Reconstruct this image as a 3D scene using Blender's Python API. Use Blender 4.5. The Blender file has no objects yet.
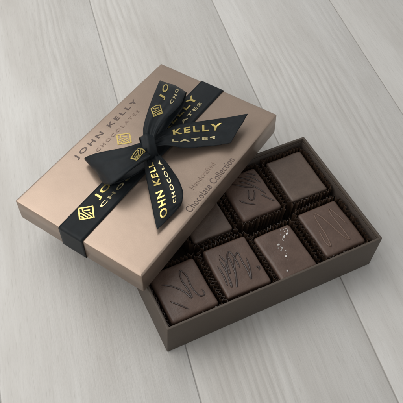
import bpy, bmesh, math, random
from mathutils import Vector, Matrix, noise
random.seed(7)
S = 0.085                      # one design unit (about 1 dm on the drawing) in metres
scene = bpy.context.scene
COL = scene.collection

# ------------------------------------------------------------------ helpers
def link(o, parent=None):
    COL.objects.link(o)
    if parent is not None:
        o.parent = parent
    return o

def tag(o, label=None, cat=None, group=None, kind=None):
    if label: o['label'] = label
    if cat: o['category'] = cat
    if group: o['group'] = group
    if kind: o['kind'] = kind
    return o

def empty(name, matrix):
    o = bpy.data.objects.new(name, None)
    o.empty_display_size = 0.01
    o.matrix_world = matrix
    return link(o)

def mesh_obj(name, bm, mat, parent=None, smooth=True, angle=None):
    me = bpy.data.meshes.new(name)
    for v in bm.verts:
        v.co *= S
    bm.normal_update()
    bm.to_mesh(me)
    bm.free()
    me.materials.append(mat)
    if smooth:
        me.polygons.foreach_set('use_smooth', [True] * len(me.polygons))
        if angle is not None:
            me.set_sharp_from_angle(angle=math.radians(angle))
    o = bpy.data.objects.new(name, me)
    return link(o, parent)

def solidify(o, t, offset, even=True):
    m = o.modifiers.new('thickness', 'SOLIDIFY')
    m.thickness = t * S
    m.offset = offset
    m.use_even_offset = even
    return o

# ------------------------------------------------------------------ materials
def new_mat(name):
    m = bpy.data.materials.new(name)
    m.use_nodes = True
    nt = m.node_tree
    b = nt.nodes['Principled BSDF']
    return m, nt, b

def N(nt, t, **kw):
    n = nt.nodes.new(t)
    for k, v in kw.items():
        if k in n.inputs:
            n.inputs[k].default_value = v
        else:
            setattr(n, k, v)
    return n

def ramp(nt, stops):
    r = nt.nodes.new('ShaderNodeValToRGB')
    el = r.color_ramp.elements
    while len(el) < len(stops):
        el.new(0.5)
    for e, (p, c) in zip(el, stops):
        e.position = p
        e.color = (*c, 1) if len(c) == 3 else c
    return r

def mix(nt, a, b, fac, blend='MIX'):
    m = nt.nodes.new('ShaderNodeMix')
    m.data_type = 'RGBA'
    m.blend_type = blend
    for i, v in ((0, fac), (6, a), (7, b)):
        if hasattr(v, 'is_linked') or hasattr(v, 'links'):
            nt.links.new(v, m.inputs[i])
        elif i == 0:
            m.inputs[0].default_value = v
        else:
            m.inputs[i].default_value = (*v, 1)
    return m.outputs[2]

def coords(nt, scale, rnd=False):
    tc = N(nt, 'ShaderNodeTexCoord')
    mp = N(nt, 'ShaderNodeMapping')
    mp.inputs['Scale'].default_value = scale
    out = tc.outputs['Object']
    if rnd:
        g = N(nt, 'ShaderNodeNewGeometry')
        mu = N(nt, 'ShaderNodeMath', operation='MULTIPLY')
        mu.inputs[1].default_value = 9.0
        nt.links.new(g.outputs['Random Per Island'], mu.inputs[0])
        ad = N(nt, 'ShaderNodeVectorMath', operation='ADD')
        nt.links.new(out, ad.inputs[0])
        nt.links.new(mu.outputs[0], ad.inputs[1])
        out = ad.outputs[0]
    nt.links.new(out, mp.inputs['Vector'])
    return mp.outputs[0]

def floor_material():
    m, nt, b = new_mat('whitewashed_wood')
    L = nt.links.new
    # broad cloudy tone along the boards
    n1 = N(nt, 'ShaderNodeTexNoise', Scale=1.0, Detail=5.0, Roughness=0.6, Distortion=0.6)
    L(coords(nt, (5, 26, 8), True), n1.inputs['Vector'])
    r1 = ramp(nt, [(0.28, FLOOR_DARK), (0.5, FLOOR_MID), (0.72, FLOOR_LIGHT)])
    L(n1.outputs['Fac'], r1.inputs[0])
    # long fine grain streaks
    n2 = N(nt, 'ShaderNodeTexNoise', Scale=1.0, Detail=7.0, Roughness=0.68, Distortion=0.35)
    L(coords(nt, (30, 300, 10), True), n2.inputs['Vector'])
    r2 = ramp(nt, [(0.32, (0.74, 0.73, 0.715)), (0.52, (0.98, 0.98, 0.98)), (0.72, (1.06, 1.06, 1.06))])
    L(n2.outputs['Fac'], r2.inputs[0])
    c = mix(nt, r1.outputs[0], r2.outputs[0], 0.18, 'MULTIPLY')
    # cathedral grain: distorted rings stretched along the board
    w = N(nt, 'ShaderNodeTexWave', wave_type='BANDS', bands_direction='Y')
    w.inputs['Scale'].default_value = 1.0
    w.inputs['Distortion'].default_value = 11.0
    w.inputs['Detail'].default_value = 3.0
    w.inputs['Detail Scale'].default_value = 0.55
    L(coords(nt, (9, 46, 6), True), w.inputs['Vector'])
    r3 = ramp(nt, [(0.0, (0.84, 0.83, 0.815)), (0.35, (0.99, 0.99, 0.99)), (0.75, (1, 1, 1)), (1.0, (1.06, 1.06, 1.06))])  # dark grain lines; lightest stop paints highlights onto the embossed ridges
    L(w.outputs['Fac'], r3.inputs[0])
    nm = N(nt, 'ShaderNodeTexNoise', Scale=1.0, Detail=2.0)
    L(coords(nt, (6, 16, 6), True), nm.inputs['Vector'])
    rm = ramp(nt, [(0.50, (0.06,) * 3), (0.68, (0.60, 0.60, 0.60))])
    L(nm.outputs['Fac'], rm.inputs[0])
    c = mix(nt, c, mix(nt, c, r3.outputs[0], 1.0, 'MULTIPLY'), rm.outputs[0])
    # short dark pores
    n4 = N(nt, 'ShaderNodeTexNoise', Scale=1.0, Detail=2.0, Roughness=0.5)
    L(coords(nt, (90, 900, 10), True), n4.inputs['Vector'])
    r4 = ramp(nt, [(0.25, (0.75, 0.74, 0.72)), (0.40, (1, 1, 1))])
    L(n4.outputs['Fac'], r4.inputs[0])
    c = mix(nt, c, r4.outputs[0], 0.45, 'MULTIPLY')
    gi = N(nt, 'ShaderNodeNewGeometry')
    rp = ramp(nt, [(0.0, (0.95, 0.945, 0.935)), (1.0, (1.03, 1.03, 1.03))])
    L(gi.outputs['Random Per Island'], rp.inputs[0])
    c = mix(nt, c, rp.outputs[0], 1.0, 'MULTIPLY')
    L(c, b.inputs['Base Color'])
    rr = ramp(nt, [(0.3, (0.40,) * 3), (0.7, (0.58,) * 3)])
    L(n2.outputs['Fac'], rr.inputs[0])
    L(rr.outputs[0], b.inputs['Roughness'])
    b.inputs['Specular IOR Level'].default_value = 0.45
    ad = N(nt, 'ShaderNodeMath', operation='MULTIPLY_ADD')
    wm = N(nt, 'ShaderNodeMath', operation='MULTIPLY')
    L(w.outputs['Fac'], wm.inputs[0])
    L(rm.outputs[0], wm.inputs[1])
    L(wm.outputs[0], ad.inputs[0])
    ad.inputs[1].default_value = 0.9
    L(n2.outputs['Fac'], ad.inputs[2])
    bp = N(nt, 'ShaderNodeBump')
    bp.inputs['Strength'].default_value = 0.30
    bp.inputs['Distance'].default_value = 0.0010
    L(ad.outputs[0], bp.inputs['Height'])
    L(bp.outputs[0], b.inputs['Normal'])
    return m

def paper(name, col, rough, metal=0.0, grain=0.06, gscale=900, bump=0.08, spec=0.5, sheen=0.0):
    m, nt, b = new_mat(name)
    L = nt.links.new
    n = N(nt, 'ShaderNodeTexNoise', Scale=gscale, Detail=3.0, Roughness=0.6)
    tc = N(nt, 'ShaderNodeTexCoord')
    L(tc.outputs['Object'], n.inputs['Vector'])
    n2 = N(nt, 'ShaderNodeTexNoise', Scale=35.0, Detail=3.0)
    L(tc.outputs['Object'], n2.inputs['Vector'])
    lo = tuple(c * (1 - grain) for c in col)
    hi = tuple(min(1, c * (1 + grain)) for c in col)
    r = ramp(nt, [(0.3, lo), (0.7, hi)])
    L(n.outputs['Fac'], r.inputs[0])
    r2 = ramp(nt, [(0.3, (0.94,) * 3), (0.7, (1.04,) * 3)])
    L(n2.outputs['Fac'], r2.inputs[0])
    L(mix(nt, r.outputs[0], r2.outputs[0], 1.0, 'MULTIPLY'), b.inputs['Base Color'])
    b.inputs['Roughness'].default_value = rough
    b.inputs['Metallic'].default_value = metal
    b.inputs['Specular IOR Level'].default_value = spec
    if sheen:
        b.inputs['Sheen Weight'].default_value = sheen
    bp = N(nt, 'ShaderNodeBump')
    bp.inputs['Strength'].default_value = bump
    bp.inputs['Distance'].default_value = 0.0002
    L(n.outputs['Fac'], bp.inputs['Height'])
    bp2 = N(nt, 'ShaderNodeBump')
    bp2.inputs['Strength'].default_value = 0.5
    bp2.inputs['Distance'].default_value = 0.0006
    L(n2.outputs['Fac'], bp2.inputs['Height'])
    L(bp2.outputs[0], bp.inputs['Normal'])
    L(bp.outputs[0], b.inputs['Normal'])
    return m

def chocolate_material(name, col):
    m, nt, b = new_mat(name)
    L = nt.links.new
    tc = N(nt, 'ShaderNodeTexCoord')
    oi = N(nt, 'ShaderNodeObjectInfo')
    mu = N(nt, 'ShaderNodeMath', operation='MULTIPLY')
    mu.inputs[1].default_value = 3.0
    L(oi.outputs['Random'], mu.inputs[0])
    ad = N(nt, 'ShaderNodeVectorMath', operation='ADD')
    L(tc.outputs['Object'], ad.inputs[0])
    L(mu.outputs[0], ad.inputs[1])
    n1 = N(nt, 'ShaderNodeTexNoise', Scale=90.0, Detail=4.0, Roughness=0.6)
    n2 = N(nt, 'ShaderNodeTexNoise', Scale=650.0, Detail=3.0, Roughness=0.6)
    for n in (n1, n2):
        L(ad.outputs[0], n.inputs['Vector'])
    r = ramp(nt, [(0.3, tuple(c * 0.86 for c in col)), (0.7, tuple(c * 1.12 for c in col))])
    L(n1.outputs['Fac'], r.inputs[0])
    r2 = ramp(nt, [(0.35, (0.93,) * 3), (0.65, (1.05,) * 3)])
    L(n2.outputs['Fac'], r2.inputs[0])
    L(mix(nt, r.outputs[0], r2.outputs[0], 1.0, 'MULTIPLY'), b.inputs['Base Color'])
    rr = ramp(nt, [(0.3, (0.33,) * 3), (0.7, (0.50,) * 3)])
    L(n1.outputs['Fac'], rr.inputs[0])
    L(rr.outputs[0], b.inputs['Roughness'])
    b.inputs['Specular IOR Level'].default_value = 0.4
    h = N(nt, 'ShaderNodeMath', operation='MULTIPLY_ADD')
    L(n1.outputs['Fac'], h.inputs[0])
    h.inputs[1].default_value = 3.0
    L(n2.outputs['Fac'], h.inputs[2])
    bp = N(nt, 'ShaderNodeBump')
    bp.inputs['Strength'].default_value = 0.30
    bp.inputs['Distance'].default_value = 0.0004
    L(h.outputs[0], bp.inputs['Height'])
    L(bp.outputs[0], b.inputs['Normal'])
    return m

def ribbon_material():
    m, nt, b = new_mat('black_satin')
    L = nt.links.new
    uv = N(nt, 'ShaderNodeUVMap')
    mp = N(nt, 'ShaderNodeMapping')
    L(uv.outputs[0], mp.inputs['Vector'])
    mp.inputs['Scale'].default_value = (1, 1, 1)
    wv = N(nt, 'ShaderNodeTexWave', wave_type='BANDS', bands_direction='X')
    wv.inputs['Scale'].default_value = 22.0
    wv.inputs['Distortion'].default_value = 0.4
    L(mp.outputs[0], wv.inputs['Vector'])
    ns = N(nt, 'ShaderNodeTexNoise', Scale=6.0, Detail=3.0)
    L(mp.outputs[0], ns.inputs['Vector'])
    r = ramp(nt, [(0.3, RIB_LO), (0.7, RIB_HI)])
    L(ns.outputs['Fac'], r.inputs[0])
    L(r.outputs[0], b.inputs['Base Color'])
    b.inputs['Roughness'].default_value = 0.44
    b.inputs['Specular IOR Level'].default_value = 0.19
    b.inputs['Anisotropic'].default_value = 0.5
    b.inputs['Sheen Weight'].default_value = 0.02
    b.inputs['Sheen Tint'].default_value = (0.6, 0.75, 0.9, 1)
    bp = N(nt, 'ShaderNodeBump')
    bp.inputs['Strength'].default_value = 0.45
    bp.inputs['Distance'].default_value = 0.0001
    L(wv.outputs['Fac'], bp.inputs['Height'])
    L(bp.outputs[0], b.inputs['Normal'])
    return m

FLOOR_DARK, FLOOR_MID, FLOOR_LIGHT = (0.425, 0.406, 0.378), (0.480, 0.465, 0.439), (0.530, 0.519, 0.496)
RIB_LO, RIB_HI = (0.0030, 0.0048, 0.0062), (0.0055, 0.0085, 0.0105)
M_FLOOR = floor_material()
M_LID = paper('champagne_paper', (0.325, 0.245, 0.190), 0.31, metal=0.62, grain=0.05, gscale=1400, bump=0.10)
M_LIDIN = None
M_TRAY = paper('brown_card', (0.068, 0.052, 0.039), 0.55, grain=0.07, gscale=1200, bump=0.10, spec=0.4)
M_LINER = paper('dark_liner_card', (0.042, 0.031, 0.024), 0.6, grain=0.1, spec=0.3)
M_CUP = paper('glassine_cup_paper', (0.050, 0.030, 0.019), 0.33, grain=0.15, bump=0.1, spec=0.7)
M_CHOC = chocolate_material('milk_chocolate', (0.088, 0.054, 0.040))
M_CHOC_D = chocolate_material('dark_chocolate', (0.090, 0.062, 0.047))
M_DRIZ = chocolate_material('dark_drizzle', (0.026, 0.013, 0.009))
for _m in (M_DRIZ,):
    _m.node_tree.nodes['Principled BSDF'].inputs['Coat Weight'].default_value = 0.35
    _m.node_tree.nodes['Principled BSDF'].inputs['Coat Roughness'].default_value = 0.25
M_DRIZ2 = chocolate_material('milk_drizzle', (0.115, 0.070, 0.050))
M_RIB = ribbon_material()
M_GOLD = paper('gold_foil', (0.62, 0.485, 0.165), 0.30, metal=0.82, grain=0.12, gscale=500, bump=0.1)
M_GOLD2 = paper('gold_foil_fine', (0.55, 0.47, 0.26), 0.34, metal=0.75, grain=0.12, gscale=500, bump=0.1)
M_LIDGOLD = paper('pale_gold_foil', (0.52, 0.39, 0.12), 0.40, metal=0.6, grain=0.1, gscale=500, bump=0.05)
M_INK = paper('brown_ink', (0.085, 0.055, 0.045), 0.5, grain=0.1)
M_INK2 = paper('pale_brown_ink', (0.23, 0.155, 0.115), 0.5, grain=0.1)
m_salt, nt_, b_ = new_mat('salt')
b_.inputs['Base Color'].default_value = (0.70, 0.68, 0.65, 1)
b_.inputs['Roughness'].default_value = 0.25
b_.inputs['Transmission Weight'].default_value = 0.35
b_.inputs['Subsurface Weight'].default_value = 0.1
b_.inputs['Subsurface Radius'].default_value = (0.001, 0.001, 0.001)
M_SALT = m_salt

# ------------------------------------------------------------------ floor
PY = 1.8557
gaps = [11.6, 10.1, 8.6, 7.05, 5.5, 3.95, 2.42, 0.88, -0.664, -2.202, -3.702, -5.22, -6.75, -8.27, -9.8, -11.3, -12.8]
bm = bmesh.new()
def plank(bm, x0, x1, y0, y1, depth=0.03, bev=0.009):
    prof = [(y0, -depth), (y0, -bev), (y0 + bev * 0.35, -bev * 0.3), (y0 + bev * 1.2, 0), (y1 - bev * 1.2, 0), (y1 - bev * 0.35, -bev * 0.3), (y1, -bev), (y1, -depth)]
    a = [bm.verts.new((x0, y, z)) for y, z in prof]
    c = [bm.verts.new((x1, y, z)) for y, z in prof]
    for i in range(len(prof) - 1):
        bm.faces.new((a[i], c[i], c[i + 1], a[i + 1]))
    bm.faces.new(a); bm.faces.new(list(reversed(c)))
g = 0.0042
for k in range(len(gaps) - 1):
    plank(bm, -8.0, 16.0, gaps[k + 1] + g, gaps[k] - g)
bmesh.ops.recalc_face_normals(bm, faces=bm.faces)
# dark sub-floor under the joints
vs = [bm.verts.new((x, y, -0.014)) for x, y in ((-8, -12.8), (16, -12.8), (16, 11.6), (-8, 11.6))]
bm.faces.new(vs)
floor = mesh_obj('floor', bm, M_FLOOR, smooth=True, angle=25)
floor.rotation_euler = (0, 0, PY)
tag(floor, kind='structure')

# ------------------------------------------------------------------ box with open top
TA, TB, TH = 2.0566, 1.2974, 0.4352
TM = Matrix.Translation(Vector((0.54421, 3.09806, 0.0)) * S) @ Matrix.Rotation(0.46921, 4, 'Z')

def ring_box(a, b, prof, r, cap_first, cap_last, cs=4):
    """rounded-corner rectangular rings through (inset, z) pairs, joined into one shell"""
    bm = bmesh.new()
    rings = []
    for inset, z in prof:
        hx, hy, rr = a / 2 - inset, b / 2 - inset, max(0.0015, r - inset)
        ring = []
        for cx, cy, a0 in ((hx - rr, hy - rr, 0), (-hx + rr, hy - rr, 90), (-hx + rr, -hy + rr, 180), (hx - rr, -hy + rr, 270)):
            for q in range(cs + 1):
                t = math.radians(a0 + 90 * q / cs)
                ring.append(bm.verts.new((cx + rr * math.cos(t), cy + rr * math.sin(t), z)))
        rings.append(ring)
    n = len(rings[0])
    for p, q in zip(rings, rings[1:]):
        for k in range(n):
            bm.faces.new((p[k], p[(k + 1) % n], q[(k + 1) % n], q[k]))
    if cap_first: bm.faces.new(list(reversed(rings[0])))
    if cap_last: bm.faces.new(rings[-1])
    return bm

box = empty('gift_box', TM)
tag(box, 'open dark brown cardboard gift box base holding the rows of chocolates', 'gift box')
wt = 0.021
sh = mesh_obj('box_shell', ring_box(TA, TB, [(0.004, 0.0), (0.001, 0.0015), (0.0, 0.005), (0.0, TH - 0.004), (0.0012, TH - 0.0012), (0.004, TH), (wt - 0.004, TH), (wt - 0.0012, TH - 0.0012), (wt, TH - 0.004), (wt, 0.024)], 0.010, True, True), M_TRAY, box, angle=50)
ln = mesh_obj('inner_liner', ring_box(TA - 2 * wt - 0.004, TB - 2 * wt - 0.004, [(0.0, 0.027), (0.0, TH - 0.035), (0.002, TH - 0.033), (0.006, TH - 0.033), (0.008, TH - 0.035), (0.008, 0.033)], 0.006, True, True), M_LINER, box, angle=50)

# ------------------------------------------------------------------ chocolates and their paper cups
CX = {1: -.745, 2: -.235, 3: .225, 4: .725, 5: .75, 6: .24, 7: -.27}
CY = {1: -.335, 2: -.325, 3: -.375, 4: -.33, 5: .31, 6: .31, 7: .28}
DIM = {1: (.43, .49), 2: (.41, .50), 3: (.365, .48), 4: (.41, .495), 5: (.385, .505), 6: (.40, .51), 7: (.38, .50)}
ROT = {1: 0.02, 2: -0.015, 3: 0.03, 4: 0.01, 5: -0.01, 6: 0.015, 7: 0.0}
ZB, ZT = 0.050, 0.357

def top_z(k, x, y):
    """height of the slightly uneven top of piece k at local x, y"""
    hx, hy = DIM[k][0] / 2, DIM[k][1] / 2
    dome = 0.007 * (1 - (x / hx) ** 2) * (1 - (y / hy) ** 2)
    return ZT + dome + 0.006 * noise.noise(Vector((x * 7 + k * 3.1, y * 7, k * 1.7)))

def choc_mesh(k):
    hx, hy = DIM[k][0] / 2, DIM[k][1] / 2
    hz = (ZT - ZB) / 2
    bm = bmesh.new()
    bmesh.ops.create_cube(bm, size=2.0)
    bmesh.ops.subdivide_edges(bm, edges=bm.edges[:], cuts=27, use_grid_fill=True)
    r = 0.024 + 0.004 * math.sin(k * 2.3)
    for v in bm.verts:
        # cluster grid lines towards the edges so the round corners are well sampled
        p = Vector([math.copysign(abs(c) ** 0.62, c) if abs(c) > 1e-6 else 0 for c in v.co])
        p = Vector((p.x * hx, p.y * hy, p.z * hz))
        inner = Vector((max(-hx + r, min(hx - r, p.x)), max(-hy + r, min(hy - r, p.y)), max(-hz + r, min(hz - r, p.z))))
        d = p - inner
        if d.length > 1e-6:
            p = inner + d.normalized() * r
        x, y, z = p
        # a poured coat: sides bulge a little to the foot, slightly wavy outline
        t = (z + hz) / (2 * hz)
        fl = 1.0 + 0.025 * (1 - t)
        wob = 0.007 * noise.noise(Vector((x * 5 + k * 7, y * 5, z * 5)))
        x *= fl; y *= fl
        n = Vector((x / hx, y / hy, 0))
        if n.length > 0.6:
            n.normalize(); x += n.x * wob; y += n.y * wob
        zz = z + hz + ZB
        if t > 0.5:
            zz += (top_z(k, x, y) - ZT) * (t - 0.5) * 2
        v.co = (x, y, zz)
    return bm

def catmull(pts, n):
    pts = [Vector(p) for p in pts]
    P = [pts[0] * 2 - pts[1]] + pts + [pts[-1] * 2 - pts[-2]]
    out = []
    for i in range(len(pts) - 1):
        a, b, c, d = P[i:i + 4]
        for j in range(n):
            t = j / n
            out.append(0.5 * ((2 * b) + (c - a) * t + (2 * a - 5 * b + 4 * c - d) * t * t + (3 * b - a - 3 * c + d) * t ** 3))
    out.append(pts[-1])
    return out

def stroke(bm, k, pts, w, flat=0.55):
    path = catmull([(x, y, 0) for x, y in pts], 8)
    rings = []
    n = len(path)
    for i, p in enumerate(path):
        d = (path[min(i + 1, n - 1)] - path[max(i - 1, 0)]).normalized()
        side = Vector((-d.y, d.x, 0))
        end = min(1.0, 0.35 + 0.65 * min(i, n - 1 - i) / 3.0)
        ww = w * end * (1 + 0.28 * noise.noise(Vector((p.x * 22 + k, p.y * 22, len(pts)))))
        z = top_z(k, p.x, p.y)
        ring = []
        for q in range(8):
            a = 2 * math.pi * q / 8
            ring.append(bm.verts.new((p.x + side.x * math.cos(a) * ww, p.y + side.y * math.cos(a) * ww, z + math.sin(a) * ww * flat + ww * 0.10)))
        rings.append(ring)
    for a, b in zip(rings, rings[1:]):
        for q in range(8):
            bm.faces.new((a[q], a[(q + 1) % 8], b[(q + 1) % 8], b[q]))
    bm.faces.new(list(reversed(rings[0]))); bm.faces.new(rings[-1])

DRIZZLE = {
 1: [[(-0.145, -0.06), (-0.09, -0.125), (-0.036, -0.19)], [(-0.145, 0.11), (-0.07, 0.055), (-0.005, -0.03), (0.025, -0.105), (0.035, -0.05), (0.025, 0.08), (0.055, 0.165), (0.08, 0.09), (0.07, -0.02), (0.095, -0.115), (0.14, -0.12), (0.142, -0.07)]],
 2: [[(-0.109, 0.114), (-0.107, 0.005), (-0.114, -0.118), (-0.129, -0.163), (-0.116, -0.086), (-0.081, 0.036), (-0.029, 0.099), (-0.036, -0.006), (-0.06, -0.122), (-0.091, -0.18), (-0.049, -0.085), (-0.001, 0.043), (0.065, 0.111), (0.062, 0.014), (0.062, -0.093), (0.052, -0.163), (0.087, -0.083), (0.112, 0.035)], [(0.143, -0.087), (0.17, -0.081), (0.160, -0.119)], [(-0.15, 0.06), (-0.145, -0.04), (-0.155, -0.14)], [(-0.09, 0.15), (-0.07, 0.05), (-0.085, -0.05), (-0.06, 0.06), (0.0, 0.15), (0.02, 0.06), (0.015, -0.03)]],
 6: [[(-0.025, 0.154), (0.032, 0.102), (0.092, 0.017), (0.137, -0.073)], [(0.052, 0.198), (0.11, 0.146), (0.159, 0.059)], [(0.093, 0.215), (0.141, 0.175), (0.160, 0.147)], [(0.085, -0.055), (0.112, -0.098), (0.145, -0.147), (0.166, -0.175)], [(0.006, 0.025), (-0.032, -0.047), (-0.026, -0.081), (0.007, -0.077), (0.045, -0.019), (0.048, 0.005)], [(-0.13, -0.04), (-0.085, -0.092), (-0.017, -0.141)], [(-0.115, 0.165), (-0.06, 0.125), (0.0, 0.07), (0.07, 0.035)], [(-0.005, 0.20), (0.05, 0.15), (0.11, 0.075)]],
 4: [[(-0.12, 0.02), (-0.137, -0.10), (-0.115, -0.165), (-0.09, -0.04), (-0.08, 0.12), (-0.055, 0.19), (-0.015, 0.11), (0.02, -0.03), (0.05, -0.14), (0.078, -0.17), (0.082, -0.05), (0.075, 0.10), (0.095, 0.18), (0.125, 0.09), (0.15, -0.03)]],
}
SALT = [(0.077, 0.205), (0.103, 0.20), (0.125, 0.195), (0.132, 0.175), (0.118, 0.16), (0.103, 0.145), (0.077, 0.142), (0.039, 0.113), (0.06, 0.128), (-0.023, 0.082), (-0.013, 0.039), (-0.031, 0.024), (0.001, 0.003), (-0.011, -0.03), (-0.031, -0.049), (-0.035, -0.086), (-0.095, -0.171), (-0.014, 0.059), (0.098, 0.178), (0.036, 0.099), (0.05, 0.17), (-0.045, 0.055)]
CLABEL = {
 1: 'square chocolate with two dark drizzle squiggles in the front corner next to the lid',
 2: 'square chocolate with a dense dark zigzag drizzle, left of the salted one',
 3: 'narrow plain chocolate sprinkled with a line of white salt flakes',
 4: 'square chocolate with faint milk coloured drizzle lines in the front right corner',
 5: 'smooth undecorated chocolate in the far right corner of the box',
 6: 'square chocolate with curved dark swoops and a small U, in the back row',
 7: 'plain chocolate mostly hidden in the shade under the lid edge',
}
KLABEL = {
 1: 'pleated brown paper cup round the chocolate nearest the lid corner',
 2: 'pleated brown paper cup round the chocolate with the dense zigzag drizzle',
 3: 'pleated brown paper cup round the salt sprinkled chocolate',
 4: 'pleated brown paper cup with pale glinting edge in the front right corner',
 5: 'pleated brown paper cup round the smooth chocolate in the far corner',
 6: 'pleated brown paper cup round the chocolate with curved dark swoops',
 7: 'pleated brown paper cup mostly hidden under the lid edge',
}

def rrect(hx, hy, r, n):
    """n points evenly spaced round a rounded rectangle, with outward normals"""
    segs = []
    L1, L2, A = 2 * (hx - r), 2 * (hy - r), math.pi * r / 2
    tot = 2 * (L1 + L2) + 4 * A
    out = []
    for i in range(n):
        s = tot * i / n
        for (kind, ln, cx, cy, a0) in (('h', L1, -hx + r, -hy, -90), ('c', A, hx - r, -hy + r, -90), ('v', L2, hx, -hy + r, 0), ('c', A, hx - r, hy - r, 0),
                                       ('h2', L1, hx - r, hy, 90), ('c', A, -hx + r, hy - r, 90), ('v2', L2, -hx, hy - r, 180), ('c', A, -hx + r, -hy + r, 180)):
            if s <= ln:
                if kind == 'c':
                    a = math.radians(a0) + s / r
                    out.append((cx + r * math.cos(a), cy + r * math.sin(a), math.cos(a), math.sin(a)))
                elif kind == 'h': out.append((cx + s, cy, 0, -1))
                elif kind == 'v': out.append((cx, cy + s, 1, 0))
                elif kind == 'h2': out.append((cx - s, cy, 0, 1))
                else: out.append((cx, cy - s, -1, 0))
                break
            s -= ln
    return out

def cup_mesh(k):
    hx, hy = DIM[k][0] / 2 + 0.024, DIM[k][1] / 2 + 0.022
    n = 104
    bm = bmesh.new()
    rings = []
    prof = [(0.036, -0.016, 0.3), (0.042, -0.006, 0.7), (0.16, 0.000, 1.0), (0.27, 0.005, 1.15), (0.372 if k in (4, 5) else 0.356, 0.010, 1.25)]
    for zi, (z, off, amp) in enumerate(prof):
        ring = []
        for i, (x, y, nx, ny) in enumerate(rrect(hx, hy, 0.035, n)):
            wob = noise.noise(Vector((x * 6 + k * 5, y * 6, 0.4)))
            o = off + (0.0125 if i % 2 else -0.0125) * amp * (1 + 1.0 * noise.noise(Vector((i * 0.31, k, 2))) + 0.5 * noise.noise(Vector((i * 1.7, k, 8)))) + 0.008 * wob * z / 0.3
            zz = z + (0.022 * noise.noise(Vector((i * 0.21, k * 2.0, 5))) + 0.010 * noise.noise(Vector((i * 0.9, k, 1))) if zi == 4 else 0)
            px, py = x + nx * o, y + ny * o
            # keep clear of the box walls
            lx, ly = TA / 2 - 0.040, TB / 2 - 0.040
            px = max(-lx - CX[k], min(lx - CX[k], px)); py = max(-ly - CY[k], min(ly - CY[k], py))
            ring.append(bm.verts.new((px, py, zz)))
        rings.append(ring)
    for a, b in zip(rings, rings[1:]):
        for i in range(n):
            bm.faces.new((a[i], a[(i + 1) % n], b[(i + 1) % n], b[i]))
    bm.faces.new(list(reversed(rings[0])))
    return bm

def flake(bm, c, size, rng):
    pts = []
    h = size * rng.uniform(0.35, 0.8)
    rot = Matrix.Rotation(rng.uniform(0, 6.28), 3, 'Z') @ Matrix.Rotation(rng.uniform(-0.5, 0.5), 3, 'X')
    for dz in (-h / 2, h / 2):
        for a, b in ((-1, -1), (1, -1), (1, 1), (-1, 1)):
            v = rot @ Vector((a * size / 2 * rng.uniform(.6, 1.1), b * size / 2 * rng.uniform(.6, 1.1), dz))
            pts.append(bm.verts.new(c + v))
    for f in ((3, 2, 1, 0), (4, 5, 6, 7), (0, 1, 5, 4), (1, 2, 6, 5), (2, 3, 7, 6), (3, 0, 4, 7)):
        bm.faces.new([pts[i] for i in f])

for k in range(1, 8):
    base = TM @ Matrix.Translation(Vector((CX[k], CY[k], 0)) * S)
    cup = mesh_obj('paper_cup', cup_mesh(k), M_CUP, smooth=False)
    cup.matrix_world = base
    solidify(cup, 0.0018, 0, False)
    tag(cup, KLABEL[k], 'paper cup', 'pleated paper cups in the gift box')
    ch = mesh_obj('chocolate', choc_mesh(k), M_CHOC_D if k in (5, 7) else M_CHOC)
    ch.matrix_world = base @ Matrix.Rotation(ROT[k], 4, 'Z')
    tag(ch, CLABEL[k], 'chocolate', 'square chocolates in the gift box')
    for pts in DRIZZLE.get(k, []):
        bm = bmesh.new()
        stroke(bm, k, pts, 0.0065 if k == 4 else 0.0072, 0.9)
        mesh_obj('drizzle', bm, M_DRIZ2 if k == 4 else M_DRIZ, ch)
    if k == 3:
        rng = random.Random(3)
        for (x, y) in SALT:
            bm = bmesh.new()
            sz = rng.choice((0.005, 0.007, 0.009, 0.012, 0.016)) * rng.uniform(1.05, 1.45)
            flake(bm, Vector((x, y, top_z(3, x, y) + sz * 0.10)), sz, rng)
            mesh_obj('salt_flake', bm, M_SALT, ch, smooth=False)

# ------------------------------------------------------------------ lid
LA, LB, LH = 2.1513, 1.3675, 0.23635
LROT = Matrix.Rotation(0.99497, 4, 'Z') @ Matrix.Rotation(-0.00232, 4, 'Y') @ Matrix.Rotation(-0.05598, 4, 'X')
LM = Matrix.Translation(Vector((-0.28492, 3.65916, 0.63994)) * S) @ LROT        # origin: centre of the lid top
LBASE = LM @ Matrix.Translation(Vector((0, 0, -LH)) * S)
lid = empty('gift_box_cover', LBASE)
tag(lid, 'rose gold gift box lid resting tilted across the open brown box', 'box lid')
lt = 0.019
cv = mesh_obj('lid_cover', ring_box(LA, LB, [(lt, LH - lt), (lt, 0.002), (lt - 0.002, 0.0), (0.002, 0.0), (0.0, 0.002), (0.0, LH - 0.014), (0.0011, LH - 0.0086), (0.0041, LH - 0.0046), (0.0086, LH - 0.0020), (0.020, LH - 0.0008), (0.06, LH)], 0.013, True, True, 5), M_LID, lid, angle=60)

# ------------------------------------------------------------------ flat lettering
def text_bm(body, spacing=1.0, offset=0.0, word=1.0):
    cu = bpy.data.curves.new('lettering', 'FONT')
    cu.body = body; cu.size = 1.0; cu.space_character = spacing; cu.space_word = word
    cu.offset = offset; cu.resolution_u = 4
    ob = bpy.data.objects.new('lettering', cu)
    COL.objects.link(ob)
    dg = bpy.context.evaluated_depsgraph_get()
    me = bpy.data.meshes.new_from_object(ob.evaluated_get(dg))
    bm = bmesh.new(); bm.from_mesh(me)
    bpy.data.objects.remove(ob); bpy.data.curves.remove(cu); bpy.data.meshes.remove(me)
    return bm

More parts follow.
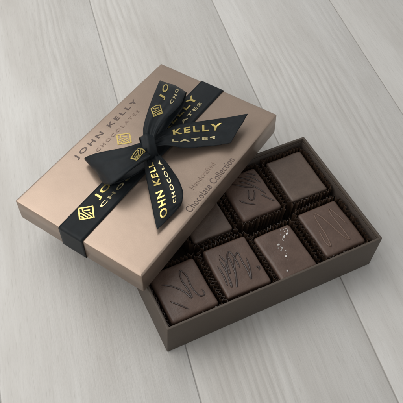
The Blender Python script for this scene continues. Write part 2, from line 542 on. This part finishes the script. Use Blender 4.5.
def fit(bm, x0, x1, y0, y1):
    xs = [v.co.x for v in bm.verts]; ys = [v.co.y for v in bm.verts]
    ax, bx, ay, by = min(xs), max(xs), min(ys), max(ys)
    for v in bm.verts:
        v.co = (x0 + (v.co.x - ax) / (bx - ax) * (x1 - x0), y0 + (v.co.y - ay) / (by - ay) * (y1 - y0), 0)
    return bm

def bar(bm, p, q, w):
    p, q = Vector((*p, 0)), Vector((*q, 0))
    d = (q - p).normalized() * 1.0
    s = Vector((-d.y, d.x, 0)) * w / 2
    bm.faces.new([bm.verts.new(p - s), bm.verts.new(q - s), bm.verts.new(q + s), bm.verts.new(p + s)])

def emblem_bm(cx, cy, r, w):
    """diamond with upright bars on its left and a smaller open diamond on its upper right"""
    bm = bmesh.new()
    T, Rr, B, Lf = (0, r), (r, 0), (0, -r), (-r, 0)
    e = w * 0.35
    for a, b in ((T, Rr), (Rr, B), (B, Lf), (Lf, T)):
        d = Vector((b[0] - a[0], b[1] - a[1])).normalized() * e
        bar(bm, (cx + a[0] - d.x, cy + a[1] - d.y), (cx + b[0] + d.x, cy + b[1] + d.y), w)
    for f in (-0.62, -0.34, -0.06, 0.22):
        top = (1 - abs(f)) * r - w
        lo = -(1 - abs(f)) * r + w
        if f > -0.1: top = top - r * (0.55 + f * 1.1)
        bar(bm, (cx + f * r, cy + lo), (cx + f * r, cy + top), w * 0.85)
    bar(bm, (cx + 0.08 * r, cy + 0.38 * r), (cx + 0.52 * r, cy - 0.08 * r), w * 0.85)
    bar(bm, (cx + 0.16 * r, cy + 0.66 * r), (cx - 0.06 * r, cy + 0.36 * r), w * 0.85)
    return bm

def flat_print(name, bm, mat, z=0.0022):
    for v in bm.verts:
        v.co.z = LH + z
    return mesh_obj(name, bm, mat, lid, smooth=False)

flat_print('printed_name', fit(text_bm('JOHN KELLY', 1.42, 0.014, 0.8), -0.418, 0.492, 0.529, 0.593), M_INK)
flat_print('printed_tagline', fit(text_bm('CHOCOLATES', 1.5, 0.008), -0.243, 0.392, 0.441, 0.476), M_INK2)
flat_print('printed_emblem', emblem_bm(0.018, 0.345, 0.084, 0.013), M_LIDGOLD)
flat_print('printed_caption', fit(text_bm('Handcrafted', 1.15, -0.002), -0.125, 0.225, -0.535, -0.487), M_INK2)
flat_print('printed_caption', fit(text_bm('Chocolate Collection', 1.08, -0.006), -0.345, 0.362, -0.655, -0.588), M_INK)

# ------------------------------------------------------------------ ribbon
rib = empty('ribbon_bow', LM)
tag(rib, 'black satin ribbon with gold lettering tied in a bow round the lid', 'ribbon')

class Strip:
    def __init__(self, rows, nseg=10, m=10, bulge=None, up=1):
        self.up = up
        A = catmull([r[0] for r in rows], nseg)
        B = catmull([r[1] for r in rows], nseg)
        self.n, self.m = len(A), m
        self.g = []
        for i, (a, b) in enumerate(zip(A, B)):
            row = [a.lerp(b, j / m) for j in range(m + 1)]
            self.g.append(row)
        if bulge:
            nr = [[self._nrm(i, j) for j in range(m + 1)] for i in range(self.n)]
            for i in range(self.n):
                u = i / (self.n - 1)
                for j in range(m + 1):
                    t = j / m - 0.5
                    self.g[i][j] = self.g[i][j] + nr[i][j] * bulge(u, t)
        self.s = [0.0]
        for i in range(1, self.n):
            c0 = self.g[i - 1][m // 2]; c1 = self.g[i][m // 2]
            self.s.append(self.s[-1] + (c1 - c0).length)
        self.len = self.s[-1]
    def _nrm(self, i, j):
        i0, i1 = max(i - 1, 0), min(i + 1, self.n - 1)
        j0, j1 = max(j - 1, 0), min(j + 1, self.m)
        ds = self.g[i1][j] - self.g[i0][j]
        dt = self.g[i][j0] - self.g[i][j1]          # towards edge A
        nn = ds.cross(dt) * self.up
        return nn.normalized() if nn.length > 1e-9 else Vector((0, 0, 1))
    def at(self, s, t, off):
        """t: 0 at edge A .. 1 at edge B"""
        s = max(0, min(self.len - 1e-6, s))
        i = 0
        while i < self.n - 2 and self.s[i + 1] < s:
            i += 1
        f = (s - self.s[i]) / max(1e-9, self.s[i + 1] - self.s[i])
        t = max(0, min(0.99999, t)) * self.m
        j = int(t); h = t - j
        g = self.g
        p = g[i][j].lerp(g[i][j + 1], h).lerp(g[i + 1][j].lerp(g[i + 1][j + 1], h), f)
        n = (self._nrm(i, j).lerp(self._nrm(i, j + 1), h)).lerp(self._nrm(i + 1, j).lerp(self._nrm(i + 1, j + 1), h), f)
        return p + n.normalized() * off
    def obj(self, name, parent, thick=0.005):
        bm = bmesh.new()
        uvl = bm.loops.layers.uv.new('UVMap')
        vs = [[bm.verts.new(p) for p in row] for row in self.g]
        for i in range(self.n - 1):
            for j in range(self.m):
                f = bm.faces.new((vs[i][j], vs[i][j + 1], vs[i + 1][j + 1], vs[i + 1][j]))
                for lp, (a, b) in zip(f.loops, ((i, j), (i, j + 1), (i + 1, j + 1), (i + 1, j))):
                    lp[uvl].uv = (self.s[a] * 4, b / self.m)
        o = mesh_obj(name, bm, M_RIB, parent)
        solidify(o, thick, 0, False)
        return o
    def letters(self, name, bm, mat, parent, reverse=False, width=0.28, s0=0.0, off=0.0052):
        """bm in strip units: x along the strip, y across (0 = middle, + towards edge A)"""
        xs = [v.co.x for v in bm.verts]
        for x in [min(xs) + (max(xs) - min(xs)) * i / 40 for i in range(1, 40)]:
            bmesh.ops.bisect_plane(bm, geom=bm.verts[:] + bm.edges[:] + bm.faces[:], plane_co=(x, 0, 0), plane_no=(1, 0, 0), dist=1e-6)
        for y in [-0.09, -0.06, -0.03, 0.0, 0.03, 0.06, 0.09]:
            bmesh.ops.bisect_plane(bm, geom=bm.verts[:] + bm.edges[:] + bm.faces[:], plane_co=(0, y, 0), plane_no=(0, 1, 0), dist=1e-6)
        for v in bm.verts:
            x, y = v.co.x, v.co.y
            s = s0 - x if reverse else s0 + x
            t = 0.5 - y / width
            v.co = self.at(s, t, off)
        return mesh_obj(name, bm, mat, parent, smooth=False)

Y0, Y1 = 0.018, 0.092        # first row of lettering across the ribbon
Z0, Z1 = -0.080, -0.046      # second, smaller row

# --- band across the lid, down both short sides and under the lip
W = 0.13
VC = 0.048
hu = LA / 2
e = 0.008
def band_rows(sgn, u_in):
    x = sgn * hu
    def row(u, w, dv=0.0, tw=0.0):
        return ((u, VC + W - tw, w), (u, VC - W + tw, w))
    r = [row(sgn * u_in, 0.016), row(sgn * (u_in + 0.18), 0.009), row(x - sgn * 0.20, 0.006), row(x - sgn * 0.06, 0.006), row(x - sgn * 0.012, 0.0065), row(x + sgn * 0.0065, -0.008),
         row(x + sgn * 0.0065, -0.05), row(x + sgn * 0.0065, -LH + 0.05), row(x + sgn * 0.006, -LH - 0.004), row(x - sgn * 0.010, -LH - 0.0095), row(x - sgn * 0.0275, -LH + 0.004), row(x - sgn * 0.0275, -LH + 0.10)]
    return r
left = band_rows(-1, 0.0)
left.reverse()                               # runs from the front short side up towards the knot
bl_ = Strip(left, nseg=6)
right = band_rows(1, 0.0)
br_ = Strip(right, nseg=6)
lb = bl_.obj('ribbon_band', rib)
rb = br_.obj('ribbon_band', rib)
def s_left(u): return bl_.len - (0.0 - u)    # strip distance of lid coordinate u
def s_right(u): return u
dy = 0.09 - VC - 0.055                       # lettering sits on the band as printed
def add_text(strip, parent, body, x0, x1, row, mat=None, s0=0.0, reverse=False, width=0.28, dyy=0.0, sp=1.3):
    y0, y1 = (Y0, Y1) if row == 0 else (Z0, Z1)
    strip.letters('gold_lettering', fit(text_bm(body, sp, 0.024 if row == 0 else 0.024), x0, x1, y0 + dyy, y1 + dyy), mat or (M_GOLD if row == 0 else M_GOLD2), parent, reverse, width, s0)
add_text(bl_, lb, 'JOHN', s_left(-0.675), s_left(-0.23), 0, width=2 * W)
add_text(bl_, lb, 'CHOC', s_left(-0.725), s_left(-0.30), 1, width=2 * W, dyy=0.03)
bl_.letters('gold_emblem', emblem_bm(s_left(-0.842), 0.028, 0.084, 0.0125), M_GOLD, lb, False, 2 * W)
add_text(br_, rb, 'KELLY', s_right(0.285), s_right(0.845), 0, width=2 * W)
add_text(br_, rb, 'LATES', s_right(0.40), s_right(0.80), 1, width=2 * W, dyy=0.02)

ROWS = {
'loopA': [
  ((-0.038, -0.004, 0.200), (-0.168, -0.111, 0.190)),
  ((-0.110, 0.037, 0.240), (-0.322, -0.090, 0.220)),
  ((-0.237, 0.101, 0.260), (-0.477, -0.072, 0.230)),
  ((-0.342, 0.268, 0.210), (-0.572, -0.012, 0.180)),
  ((-0.398, 0.382, 0.140), (-0.566, 0.063, 0.110)),
  ((-0.413, 0.438, 0.080), (-0.536, 0.112, 0.060)),
  ((-0.385, 0.425, 0.035), (-0.505, 0.115, 0.030)),
  ((-0.300, 0.300, 0.030), (-0.430, 0.040, 0.030)),
  ((-0.150, 0.110, 0.060), (-0.270, -0.060, 0.060)),
  ((-0.030, 0.020, 0.090), (-0.120, -0.080, 0.090))],
'loopB': [
  ((-0.058, 0.025, 0.200), (-0.014, -0.041, 0.200)),
  ((0.030, 0.109, 0.240), (0.094, -0.009, 0.240)),
  ((0.227, 0.205, 0.250), (0.259, 0.016, 0.250)),
  ((0.512, 0.333, 0.210), (0.510, 0.038, 0.210)),
  ((0.690, 0.419, 0.160), (0.682, 0.108, 0.160)),
  ((0.783, 0.473, 0.090), (0.769, 0.152, 0.090)),
  ((0.765, 0.465, 0.040), (0.750, 0.150, 0.042)),
  ((0.640, 0.400, 0.030), (0.640, 0.100, 0.034)),
  ((0.330, 0.250, 0.060), (0.360, 0.060, 0.060)),
  ((0.030, 0.070, 0.090), (0.060, 0.000, 0.090))],
'tailR': [
  ((0.039, 0.047, 0.140), (-0.029, -0.026, 0.140)),
  ((0.201, 0.020, 0.130), (0.063, -0.101, 0.120)),
  ((0.385, -0.062, 0.110), (0.169, -0.244, 0.090)),
  ((0.555, -0.203, 0.090), (0.305, -0.368, 0.060)),
  ((0.700, -0.353, 0.090), (0.385, -0.456, 0.060)),
  ((0.820, -0.507, 0.120), (0.454, -0.551, 0.080))],
'tailD': [
  ((-0.135, -0.017, 0.140), (-0.034, -0.062, 0.140)),
  ((-0.256, -0.116, 0.120), (-0.088, -0.220, 0.130)),
  ((-0.376, -0.235, 0.090), (-0.168, -0.393, 0.120)),
  ((-0.497, -0.360, 0.060), (-0.259, -0.518, 0.110)),
  ((-0.595, -0.462, 0.050), (-0.322, -0.556, 0.080)),
  ((-0.668, -0.540, 0.040), (-0.363, -0.568, 0.050))],
}
def crease(amp, fade, seed):
    # gathers where the ribbon is squeezed by the knot, fading outwards, and small soft buckles
    def f(u, t):
        g = amp * math.exp(-u * fade) * (math.cos(t * 4 * math.pi + seed) + 0.7 * math.cos(t * 7.3 * math.pi + 2 * seed))
        wv = 0.016 * noise.noise(Vector((u * 4.2 + seed * 3, t * 2.2, seed))) + 0.006 * noise.noise(Vector((u * 11, t * 5 + seed, seed)))
        return g + wv * min(1, 4 * u) + 0.010 * (1 - 4 * t * t) * (1 - u)
    return f
LA_ = Strip(ROWS['loopA'], bulge=crease(0.012, 6, 1.3), nseg=12, m=18, up=-1)
LB_ = Strip(ROWS['loopB'], bulge=crease(0.011, 6, 2.1), nseg=12, m=18)
TR_ = Strip(ROWS['tailR'], bulge=crease(0.010, 5, 0.4), nseg=12, m=18)
TD_ = Strip(ROWS['tailD'], bulge=crease(0.010, 5, 3.7), nseg=12, m=18, up=-1)
la = LA_.obj('bow_loop', rib); lbp = LB_.obj('bow_loop', rib)
tr = TR_.obj('bow_tail', rib); td = TD_.obj('bow_tail', rib)

def s_of(strip, row, rows, nseg=12):
    """strip distance of a control row"""
    return strip.s[int(row * nseg)]
# right tail: KELLY over LATES, read outwards
a, b = s_of(TR_, 1.5, 0), s_of(TR_, 3.85, 0)
add_text(TR_, tr, 'KELLY', a, b, 0, width=0.30)
add_text(TR_, tr, 'LATES', a - 0.02, b - 0.03, 1, width=0.30)
# hanging tail: read upwards to the knot, tops to edge A
a, b = s_of(TD_, 0.75, 0), s_of(TD_, 4.55, 0)
add_text(TD_, td, 'OHN KELL', 0, b - a, 0, s0=b, reverse=True, width=0.30)
add_text(TD_, td, 'CHOCOLA', 0, (b - a) * 0.86, 1, s0=b - 0.06, reverse=True, width=0.30)
# upper loop
a, b = s_of(LB_, 2.75, 0), s_of(LB_, 4.1, 0)
add_text(LB_, lbp, 'JO', a, b, 0, width=0.31)
add_text(LB_, lbp, 'CHO', a, b, 1, width=0.31)
LB_.letters('gold_emblem', emblem_bm(s_of(LB_, 2.2, 0), 0.030, 0.085, 0.0125), M_GOLD, lbp, False, 0.31)
# left loop
LA_.letters('gold_emblem', emblem_bm(s_of(LA_, 1.15, 0), 0.0, 0.075, 0.011), M_GOLD, la, False, 0.30)
# --- knot: a short band wrapped over the crossing
def knot_bm():
    bm = bmesh.new()
    uvl = bm.loops.layers.uv.new('UVMap')
    n, m = 26, 12
    vs = []
    c = Vector((-0.045, 0.000, 0.150))
    ax = Vector((-0.72, -0.69, 0)).normalized()         # wrap direction over the top (towards the viewer)
    sd = Vector((-ax.y, ax.x, 0))
    for i in range(n):
        a = 2 * math.pi * i / n
        row = []
        for j in range(m + 1):
            t = j / m - 0.5
            prof = 1 + 0.10 * math.cos(t * 2 * math.pi) - 0.22 * abs(t) ** 1.5 + 0.025 * math.sin(t * 15 + a)
            p = c + ax * (math.cos(a) * 0.120 * prof) + Vector((0, 0, math.sin(a) * 0.100 * prof)) + sd * (t * 0.115 * (1 + 0.22 * math.cos(a) ** 2))
            row.append(bm.verts.new(p))
        vs.append(row)
    for i in range(n):
        for j in range(m):
            i2 = (i + 1) % n
            f = bm.faces.new((vs[i][j], vs[i2][j], vs[i2][j + 1], vs[i][j + 1]))
            for lp, (aa, bb) in zip(f.loops, ((i, j), (i + 1, j), (i + 1, j + 1), (i, j + 1))):
                lp[uvl].uv = (aa / n * 3, bb / m)
    return bm
kn = mesh_obj('knot', knot_bm(), M_RIB, rib)
solidify(kn, 0.006, -1, False)

# ------------------------------------------------------------------ camera
cam = bpy.data.cameras.new('camera')
co = bpy.data.objects.new('camera', cam)
COL.objects.link(co)
co.matrix_world = Matrix.Translation((0, 0, 5.0 * S)) @ Matrix.Rotation(math.pi / 2 - 0.93137, 4, 'X') @ Matrix.Rotation(0.03646, 4, 'Z')
cam.sensor_width = 36.0
cam.lens = 625.5 / 403 * 36
cam.shift_x = 18.9 / 403
cam.shift_y = -8.3 / 403
cam.clip_start = 0.01
cam.clip_end = 50
scene.camera = co

# ------------------------------------------------------------------ light: a big soft window to the left and behind, pale room all round
def area(name, loc, target, size, energy, color, size_y=None):
    l = bpy.data.lights.new(name, 'AREA')
    l.energy = energy; l.color = color; l.size = size
    if size_y:
        l.shape = 'RECTANGLE'; l.size_y = size_y
    o = bpy.data.objects.new(name, l)
    COL.objects.link(o)
    o.location = Vector(loc) * S
    d = (Vector(target) - Vector(loc)).normalized()
    o.rotation_euler = d.to_track_quat('-Z', 'Y').to_euler()
    return o
area('window_light', (-5.6, 6.6, 9.4), (0.0, 3.4, 0), 0.95, 6.3, (1.0, 0.985, 0.96), 0.75)
area('side_fill_light', (-9.0, -0.5, 6.5), (0.0, 3.0, 0), 0.7, 3.4, (1.0, 0.985, 0.96), 0.45)  # added fill lamp, brightens the lid's front-left edge and near faces
w = bpy.data.worlds.new('World')
scene.world = w
w.use_nodes = True
bg = w.node_tree.nodes['Background']
bg.inputs[0].default_value = (0.97, 0.985, 1.0, 1)
bg.inputs[1].default_value = 0.54

vs_ = scene.view_settings
vs_.view_transform = 'Standard'
vs_.look = 'None'
vs_.exposure = 0.0
vs_.gamma = 1.0
